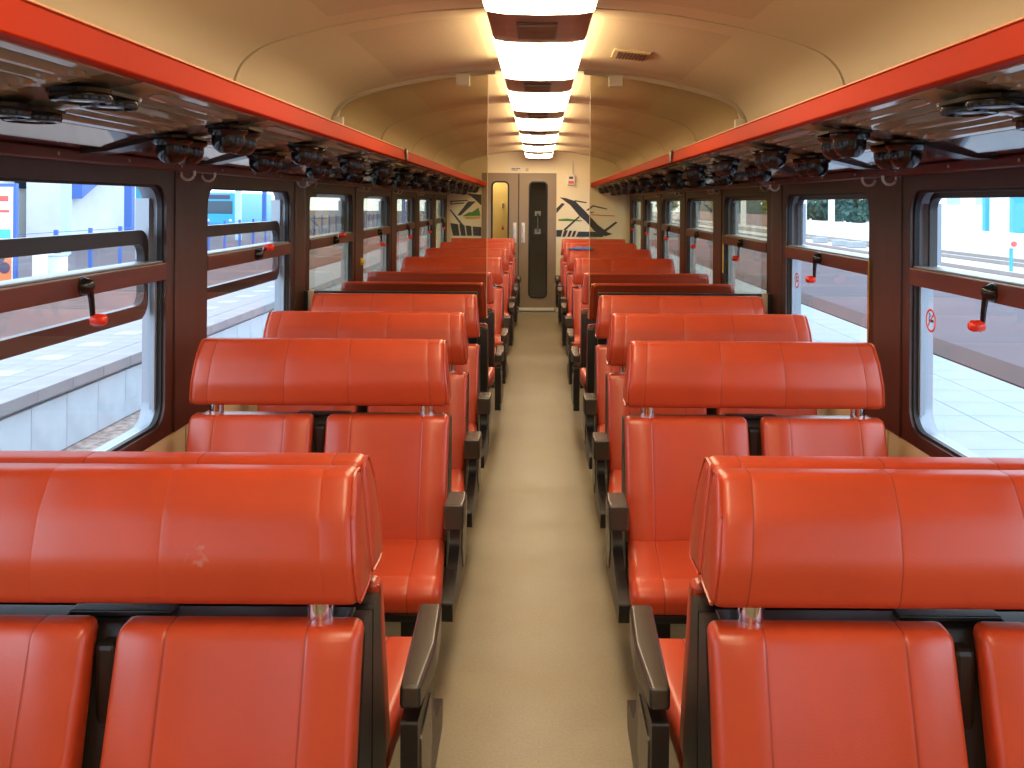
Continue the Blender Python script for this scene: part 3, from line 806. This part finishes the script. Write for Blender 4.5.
for side, b in FIRST_PAIR:
    for ch in list(b.children):
        if ch.name.startswith('armrest'):                  # nothing of an armrest shows beside the nearest seats
            for g_ in list(ch.children): bpy.data.objects.remove(g_)
            bpy.data.objects.remove(ch)
        elif side == 'left' and ch.name.split('.')[0] == 'headrest':
            ch.data = ch.data.copy(); ch.data.materials.clear(); ch.data.materials.append(M['vinyl_scuffed'])

# blue garment on a headrest
def cloth():
    mb = MB(); NX, NY = 18, 10; vs = []; fs = []
    for top in (1, 0):
        for j in range(NY+1):
            for i in range(NX+1):
                u, v_ = i/NX, j/NY
                x = -0.13+0.28*u+0.01*math.sin(9*v_); y = -0.10+0.20*v_+0.008*math.sin(12*u)
                edge = min(1, 6*min(u, 1-u))*min(1, 6*min(v_, 1-v_))
                h = 0.012+edge*(0.022+0.010*math.sin(14*u+3*v_)+0.008*math.sin(9*v_-6*u))
                vs.append((x, y, h if top else 0.0))
    n1 = (NX+1)*(NY+1)
    for o in (0, n1):
        for j in range(NY):
            for i in range(NX):
                a = o+j*(NX+1)+i; fs.append((a, a+1, a+NX+2, a+NX+1))
    rim = [i for i in range(NX+1)]+[j*(NX+1)+NX for j in range(1, NY+1)]+[NY*(NX+1)+i for i in range(NX-1, -1, -1)]+[j*(NX+1) for j in range(NY-1, 0, -1)]
    for a, b in zip(rim, rim[1:]+rim[:1]): fs.append((a, b, n1+b, n1+a))
    return mb.add(vs, fs)
g = cloth().build('folded_garment', 'denim', smooth=60); g.location = (0.47, 10.42, 1.107); g.scale = (0.95, 0.9, 0.62)
tag(g, 'crumpled blue garment lying on top of a far right headrest', 'garment')

# ------------------------------------------------------------------ end wall details
def wallpt(px, py): return ((px-540)*YE/F, CAMZ-(py-203)*YE/F)
def mural(name, label, ox, oy, sc, shapes):
    t = thing(name, label, 'mural', (0, YE, 0), 0, 'wall paintings beside the end door')
    for i, (mt, pts) in enumerate(shapes):
        poly = [wallpt(ox+x/sc, oy+y/sc) for x, y in pts]
        MB().prism(poly, -0.003-0.0004*i, 0.0, 'Y').build('painted_shape', mt, t)
    return t
R_ = [('ink', [(78,50),(120,55),(185,75),(250,138),(345,240),(415,292),(450,303),(400,320),(360,302),(320,282),(260,215),(215,178),(185,142),(150,102)]),
      ('ink', [(56,128),(93,90),(114,95),(56,162)]), ('ink', [(180,68),(265,82),(265,90),(185,78)]),
      ('ink', [(262,140),(310,103),(410,127),(410,134),(312,113),(278,142)]), ('ink', [(285,150),(325,150),(300,160)]),
      ('ink_red', [(300,168),(465,175),(465,180),(300,173)]), ('ink', [(385,278),(470,216),(482,225),(400,290)]),
      ('ink_green', [(70,203),(130,198),(235,210),(235,215),(70,213)]), ('ink', [(105,275),(212,180),(220,186),(120,280)]),
      ('ink', [(56,278),(100,278),(88,325),(56,325)]), ('ink', [(112,280),(136,280),(118,325),(98,325)]), ('ink', [(148,282),(166,282),(150,325),(132,325)]),
      ('ink', [(178,284),(196,284),(180,325),(162,325)]), ('ink', [(210,288),(400,290),(380,325),(192,325)])]
L_ = [('ink', [(265,135),(412,143),(412,248),(350,192),(310,160)]), ('ink', [(110,205),(285,195),(280,206),(122,216)]), ('ink', [(122,216),(110,205),(120,242),(132,234)]),
      ('ink', [(120,242),(132,232),(240,220),(250,230)]), ('ink', [(180,345),(285,210),(358,210),(215,345)]), ('ink', [(105,290),(122,292),(245,440),(212,432)]),
      ('ink_green', [(230,352),(300,310),(318,315),(385,268),(405,348)]), ('ink_yellow', [(240,360),(405,352),(405,372),(270,380)]),
      ('ink', [(115,420),(188,428),(205,540),(142,540)]), ('ink', [(200,428),(250,438),(265,540),(220,540)]), ('ink', [(262,440),(315,446),(322,540),(277,540)]), ('ink', [(330,450),(412,455),(412,540),(337,540)])]
mural('mural', 'grey and green bridge mural left of the door', 440, 180, 9.6, L_)
mural('mural', 'grey bridge mural right of the door', 550, 190, 6.98, R_)
x, z = wallpt(572.3, 179.5)
t = thing('alarm_box', 'white alarm box with a red mark and conduit by the door', 'alarm box', (x, YE, z))
MB().box(-0.055, 0.055, -0.05, 0, -0.075, 0.075, 0.006).build('casing', 'white_plate', t)
MB().box(-0.040, 0.040, -0.053, -0.05, -0.060, -0.020).build('red_panel', 'poster_red', t)
MB().box(-0.030, 0.030, -0.053, -0.05, 0.01, 0.045).build('dark_panel', 'grille_dark', t)
MB().tube([(0.02, -0.02, 0.07), (0.02, -0.02, 0.26), (0.03, -0.02, 0.275)], 0.008, 6).build('conduit', 'white_plate', t)
x, z = wallpt(516.8, 169.5)
t = thing('door_sign', 'small white lettered plate above the grey double door', 'sign', (x, YE, z))
MB().box(-0.095, 0.095, -0.008, 0, -0.032, 0.032, 0.002).build('plate', 'white_plate', t)
MB().box(-0.06, 0.0, -0.0095, -0.008, 0.004, 0.016).box(0.01, 0.07, -0.0095, -0.008, 0.004, 0.016).box(-0.06, 0.03, -0.0095, -0.008, -0.016, -0.006).build('print', 'grille_dark', t)
x, z = wallpt(528.5, 169.8)
t = thing('wall_key_switch', 'tiny round switch right of the sign above the door', 'switch', (x, YE, z))
MB().lathe([(0.022, 0), (0.022, -0.02), (0.012, -0.03)], (0,0,0), 12, 'Y').build('knob', 'steel', t, smooth=45)

# ------------------------------------------------------------------ outside: left platform beyond a track
PZ = CAMZ-2.1; GZ = CAMZ-2.95
gnd = MB().box(-80, 80, -20, 260, GZ-0.2, GZ).build('ground', 'gravel'); struct(gnd, 'brown track gravel beside the coach')
pl = MB().box(-30, -5.63, -5, 220, GZ, PZ-0.06).build('platform_left', 'concrete'); struct(pl, 'left station platform with a concrete slab edge')
MB().box(-30, -7.12, -5, 220, PZ-0.06, PZ-0.005).build('brown_paving', 'paver_brown', pl)
slab = MB().box(-0.02, 0.03, 0.006, 0.764, GZ+0.01, PZ-0.20, 0.006).build('wall_slab', 'concrete', pl)
cop = MB().box(-0.30, 0.10, 0.004, 0.766, PZ-0.14, PZ, 0.008).build('coping_stone', 'coping', pl)
pv = MB().box(-0.36, 0.0, 0.004, 0.380, PZ-0.06, PZ, 0.003).build('paver', 'paver_white', pl)
pw = MB().box(-0.36, 0.0, 0.004, 0.380, PZ-0.06, PZ+0.002, 0.003).build('paver', 'paver_light', pl)
for i in range(54):
    y = 4.0+0.77*i
    for src, x in ((slab, -5.60), (cop, -5.60)):
        if i == 0: c = src
        else: c = src.copy(); COL.objects.link(c)
        c.location = (x, y, 0)
for r_ in range(3):
    for i in range(90):
        light = (r_ == 1 and i % 3 == 0)
        src = pw if light else pv
        c = src if src.location.y == 0 else src.copy()
        if c is not src: COL.objects.link(c)
        c.location = (-5.90-0.365*r_-0.01, 4.0+0.385*i, 0)
MB().box(-7.12, -5.90, 38.6, 220, PZ-0.06, PZ).build('far_paving', 'paver_white', pl)
MB().box(-5.90, -5.50, 45.5, 220, PZ-0.14, PZ).build('far_coping', 'coping', pl)
def P(px, X):                                # depth at which lateral distance X shows at pixel column px
    return abs(X)*F/abs(px-540)
# billboard facing along the platform
d = 20.9; xr = (18-540)*d/F
t = thing('billboard', 'poster board with red and white print at the left edge', 'billboard', (xr-0.65, d, PZ))
MB().box(-0.70, 0.66, -0.04, 0.08, 0.0, 2.46, 0.01).build('board_frame', 'blue_steel', t)
ps = MB().box(-0.64, 0.60, -0.055, -0.04, 0.10, 2.38).build('poster', 'poster_white', t)
for mt, x0, x1, z0, z1 in (('poster_red', -0.6, 0.5, 2.05, 2.18), ('poster_red', -0.6, 0.52, 1.80, 1.86), ('poster_cyan', -0.6, 0.55, 1.22, 1.42), ('poster_orange', -0.62, 0.58, 0.10, 1.02), ('poster_red', -0.3, 0.4, 1.06, 1.18)):
    MB().box(x0, x1, -0.060, -0.055, z0, z1).build('print_band', mt, ps)
for cx, cz in ((0.30, 0.78), (0.42, 0.55)):
    MB().lathe([(0.13, 0), (0.13, -0.004)], (cx, -0.060, cz), 18, 'Y').build('print_disc', 'poster_dark', ps)
# pale station building behind the fence, with posts and a blue stair
b = thing('station_building', 'pale station building beyond the left platform fence', 'building', (-24, 55, PZ))
MB().box(-6, 0, -28, 10, 0, 9).build('facade', 'building_white', b)
for i in range(3, 8): f = MB().box(-0.05, 0.06, -26+i*4.4, -24+i*4.4, 2.6, 4.4, 0.02).build('window', 'dark_glass', b)
for i in range(9): MB().box(-0.02, 0.10, -27.6+i*4.4, -27.3+i*4.4, 0, 9).build('pilaster', 'building_grey', b)
MB().box(-6.2, 0.3, -28.2, 10.2, 9, 9.4).build('roof', 'building_grey', b)
b2 = thing('grey_hall', 'light grey hall with a blue stair beyond the left fence', 'building', (-21, 42.4, PZ))
MB().box(-2, 0, -1, 9.5, 0, 7).build('facade', 'building_grey', b2)
MB().prism([(-1.0, 2.15), (8, 6.2), (8, 7.0), (-1.0, 3.4)], 0.0, 0.5, 'X').build('stair_beam', 'blue_steel', b2)
for px, X, mt, lab in ((68, -18, 'pale_steel', 'pale round steel post beyond the left platform'), (131, -19, 'blue_steel', 'dark blue steel column right of the grey hall'), (141, -20, 'cyan_steel', 'cyan steel column right of the dark blue one'),
                       (240, -16, 'pale_steel', 'white post in front of the blue bus'), (266, -19, 'blue_steel', 'blue steel column right of the blue bus'), (405, -12, 'blue_steel', 'blue column far down the left platform')):
    w = 0.28 if px != 131 else 0.36
    tag(MB().box(X-w/2, X+w/2, -w/2, w/2, 0, 6.5, 0.03).build('steel_post', mt), lab, 'post', 'posts beyond the left platform').location = (0, P(px, X), PZ)
# fence with blue posts
fe = thing('platform_fence', 'mesh fence with blue posts along the left platform', 'fence', (-13.6, 0, PZ))
fp = None
for i in range(34):
    y = 20+2.0*i
    if fp is None: fp = MB().box(-0.05, 0.05, -0.05, 0.05, 0, 1.25, 0.01).build('fence_post', 'blue_steel', fe); c = fp
    else: c = fp.copy(); COL.objects.link(c)
    c.location = (0, y, 0)
for z in (0.62, 1.18): MB().box(-0.008, 0.008, 20, 86, z-0.008, z+0.008).build('fence_wire', 'blue_steel', fe)
struct(MB().box(-60, -10.2, 15, 220, PZ-0.02, PZ-0.001).build('forecourt', 'asphalt'), 'grey forecourt behind the left platform')
for px, X, w, h, lab in ((57, -11.5, 0.42, 0.75, 'wide white cabinet on the left platform'), (42, -11.5, 0.16, 0.85, 'slim white cabinet beside the wide one')):
    t = thing('utility_cabinet', lab, 'cabinet', (X, P(px, X), PZ), 0, 'cabinets on the left platform')
    MB().box(-w/2, w/2, -0.2, 0.2, 0.08, h, 0.02).build('body', 'building_white', t); MB().box(-w/2-0.02, w/2+0.02, -0.22, 0.22, h, h+0.05, 0.01).build('lid', 'pale_steel', t); MB().box(-w/2, w/2, -0.2, 0.2, 0, 0.08).build('plinth', 'building_grey', t)
# blue bus
t = thing('bus', 'bright blue bus parked beyond the left platform', 'bus', (-27.0, 78, PZ-0.3))
MB().box(-1.25, 1.25, 0, 11, 0.35, 3.1, 0.12).build('body', 'bus_blue', t)
MB().box(-1.12, 1.12, -0.02, 0.10, 1.3, 2.4, 0.04).build('windscreen', 'dark_glass', t)
MB().box(-0.9, 0.9, -0.03, 0.10, 2.55, 2.9, 0.02).build('destination_panel', 'poster_dark', t)
for x in (-0.95, 0.95): MB().lathe([(0.12, 0), (0.12, -0.03)], (x, 0, 0.75), 12, 'Y').build('headlamp', 'poster_white', t)
for x in (-1.1, 1.1):
    for y in (2, 8.5): MB().lathe([(0.48, -0.14), (0.48, 0.14)], (x, y, 0.48), 18, 'X').build('wheel', 'rubber', t)

# ------------------------------------------------------------------ outside: right platform, road, tracks
pr = MB().box(1.75, 5.6, -5, 200, GZ, PZ-0.06).build('platform_right', 'concrete'); struct(pr, 'right station platform of pale paving')
tile = MB().box(0.004, 0.636, 0.004, 0.636, PZ-0.06, PZ, 0.004).build('paving_tile', 'pavement', pr)
for i in range(6):
    for j in range(44):
        c = tile if (i, j) == (0, 0) else tile.copy()
        if c is not tile: COL.objects.link(c)
        c.location = (1.76+0.64*i, -1.0+0.64*j, 0)
MB().box(1.76, 5.6, 27.2, 200, PZ-0.06, PZ).build('far_paving', 'pavement', pr)
struct(MB().box(5.62, 6.3, -5, 200, GZ, PZ+0.01).build('kerb_strip', 'kerb_brown'), 'red brown strip along the right platform')
struct(MB().box(6.3, 11.5, -5, 200, GZ, PZ-0.02).build('road_right', 'asphalt'), 'purplish grey asphalt beyond the right platform')
struct(MB().box(11.5, 60, -5, 250, GZ, PZ-0.04).build('track_bed', 'ballast'), 'pale track bed beyond the right road')
for i, X in enumerate((13.0, 14.4, 17.0, 18.4)):
    tag(MB().box(X-0.035, X+0.035, 0, 200, PZ-0.04, PZ+0.10, 0.01).build('track_rail', 'rail_steel'), '%s steel rail of the tracks beyond the right platform' % ORD[i], 'rail', 'rails right of the train')
struct(MB().box(22, 22.3, 20, 78, PZ-0.04, PZ+0.85).build('boundary_wall', 'building_white'), 'low white wall beyond the right tracks')
struct(MB().box(22, 22.3, 78, 140, PZ-0.04, PZ+1.1).build('boundary_wall_far', 'brick_wall'), 'low reddish wall beyond the right tracks')
b = thing('pale_building', 'bright white building beyond the right tracks', 'building', (30, 45, PZ))
MB().box(0, 8, -20, 27, 0, 9).build('facade', 'building_white', b)
for i in range(10): MB().box(-0.06, 0.05, -19+i*4.4, -17+i*4.4, 2.2, 4.6, 0.02).build('window', 'pale_steel', b)
MB().box(-0.3, 8.2, -20.2, 27.2, 9, 9.4).build('roof', 'building_grey', b)
for px, X, mt, lab, w in ((989, 24, 'cyan_steel', 'slim cyan column in the nearest right window', 0.4), (1019, 24, 'cyan_steel', 'broad cyan column at the right edge of the photo', 0.7), (1001, 20.5, 'poster_white', 'thick white column between the two cyan ones', 0.6),
                      (833, 20, 'poster_white', 'white post in the second right window', 0.35), (806, 21, 'poster_white', 'slim white post left in the second right window', 0.3), (745, 20, 'poster_white', 'white post in the third right window', 0.45)):
    tag(MB().box(-w/2, w/2, -w/2, w/2, 0, 7, 0.03).build('lamp_column', mt), lab, 'post', 'posts beyond the right tracks').location = (X, P(px, X), PZ-0.04)
t = thing('track_signal', 'small track signal with a red light in the right window', 'signal', (15.6, P(1013, 15.6), PZ-0.04))
MB().tube([(0,0,0), (0,0,0.75)], 0.06, 10).build('post', 'cyan_steel', t)
MB().box(-0.16, 0.16, -0.1, 0.1, 0.75, 1.05, 0.03).build('head', 'building_grey', t)
MB().lathe([(0.09, 0), (0.09, -0.05)], (0.03, -0.1, 0.9), 12, 'Y').build('red_lens', 'poster_red', t)
for i, (px, X, w) in enumerate(((858, 16.0, 0.7), (842, 15.8, 0.6), (822, 16.0, 0.6))):
    t = tag(MB().box(-w/2, w/2, -0.5, 0.5, 0, 0.32, 0.04).build('concrete_block', 'paver_light'), '%s white concrete block beside the tracks, second right window' % ORD[i], 'block', 'white blocks by the tracks')
    t.location = (X, P(px, X), PZ-0.04)
def tree(name, x, y, h, r, leafmat, label, group):
    t = thing(name, label, 'tree', (x, y, PZ-0.04), 0, group)
    rnd = random.Random(int(x*10+y))
    MB().tube([(0,0,0), (0.1,0,h*0.35), (0,0.1,h*0.75)], [0.22, 0.16, 0.06], 8).build('trunk', 'bark', t)
    mb = MB(); vs = []; fs = []
    for i in range(1500):
        a = rnd.uniform(0, 2*PI); c = rnd.uniform(-1, 1); rr = rnd.uniform(0.55, 1)**0.5
        k = 1+0.25*math.sin(3*a+x)+0.2*math.sin(5*c+y)
        sq = math.sqrt(1-c*c)
        p = Vector((r*k*rr*sq*math.cos(a), r*k*rr*sq*math.sin(a), h*0.55+h*0.45*rr*c))
        u = Vector((rnd.uniform(-1,1), rnd.uniform(-1,1), rnd.uniform(-1,1))).normalized()*0.28; w = u.orthogonal().normalized()*0.20
        o = len(vs); vs += [p-u, p+w, p+u, p-w]; fs.append((o, o+1, o+2, o+3))
    mb.add(vs, fs); tag(mb.build('foliage', leafmat, t), kind='stuff')
for i, (px, X, h, r, lm) in enumerate(((856, 26, 5.5, 2.0, 'leaf_blue'), (838, 33, 6.0, 2.0, 'leaf'), (823, 26, 5.6, 2.2, 'leaf_blue'), (809, 33, 6.2, 2.0, 'leaf'), (795, 26, 5.8, 2.2, 'leaf_blue'), (758, 26, 6.0, 2.4, 'leaf'), (746, 34, 7.6, 2.5, 'leaf'), (735, 26, 6.2, 2.4, 'leaf'), (706, 26, 5.8, 2.4, 'leaf_blue'), (668, 26, 5.5, 2.2, 'leaf'))):
    tree('bushy_tree', X, P(px, X), h, r, lm, '%s %s bushy tree beyond the right tracks, counted from the nearest' % (ORD[i], 'dull green' if lm == 'leaf_blue' else 'bright green'), 'trees beyond the right tracks')
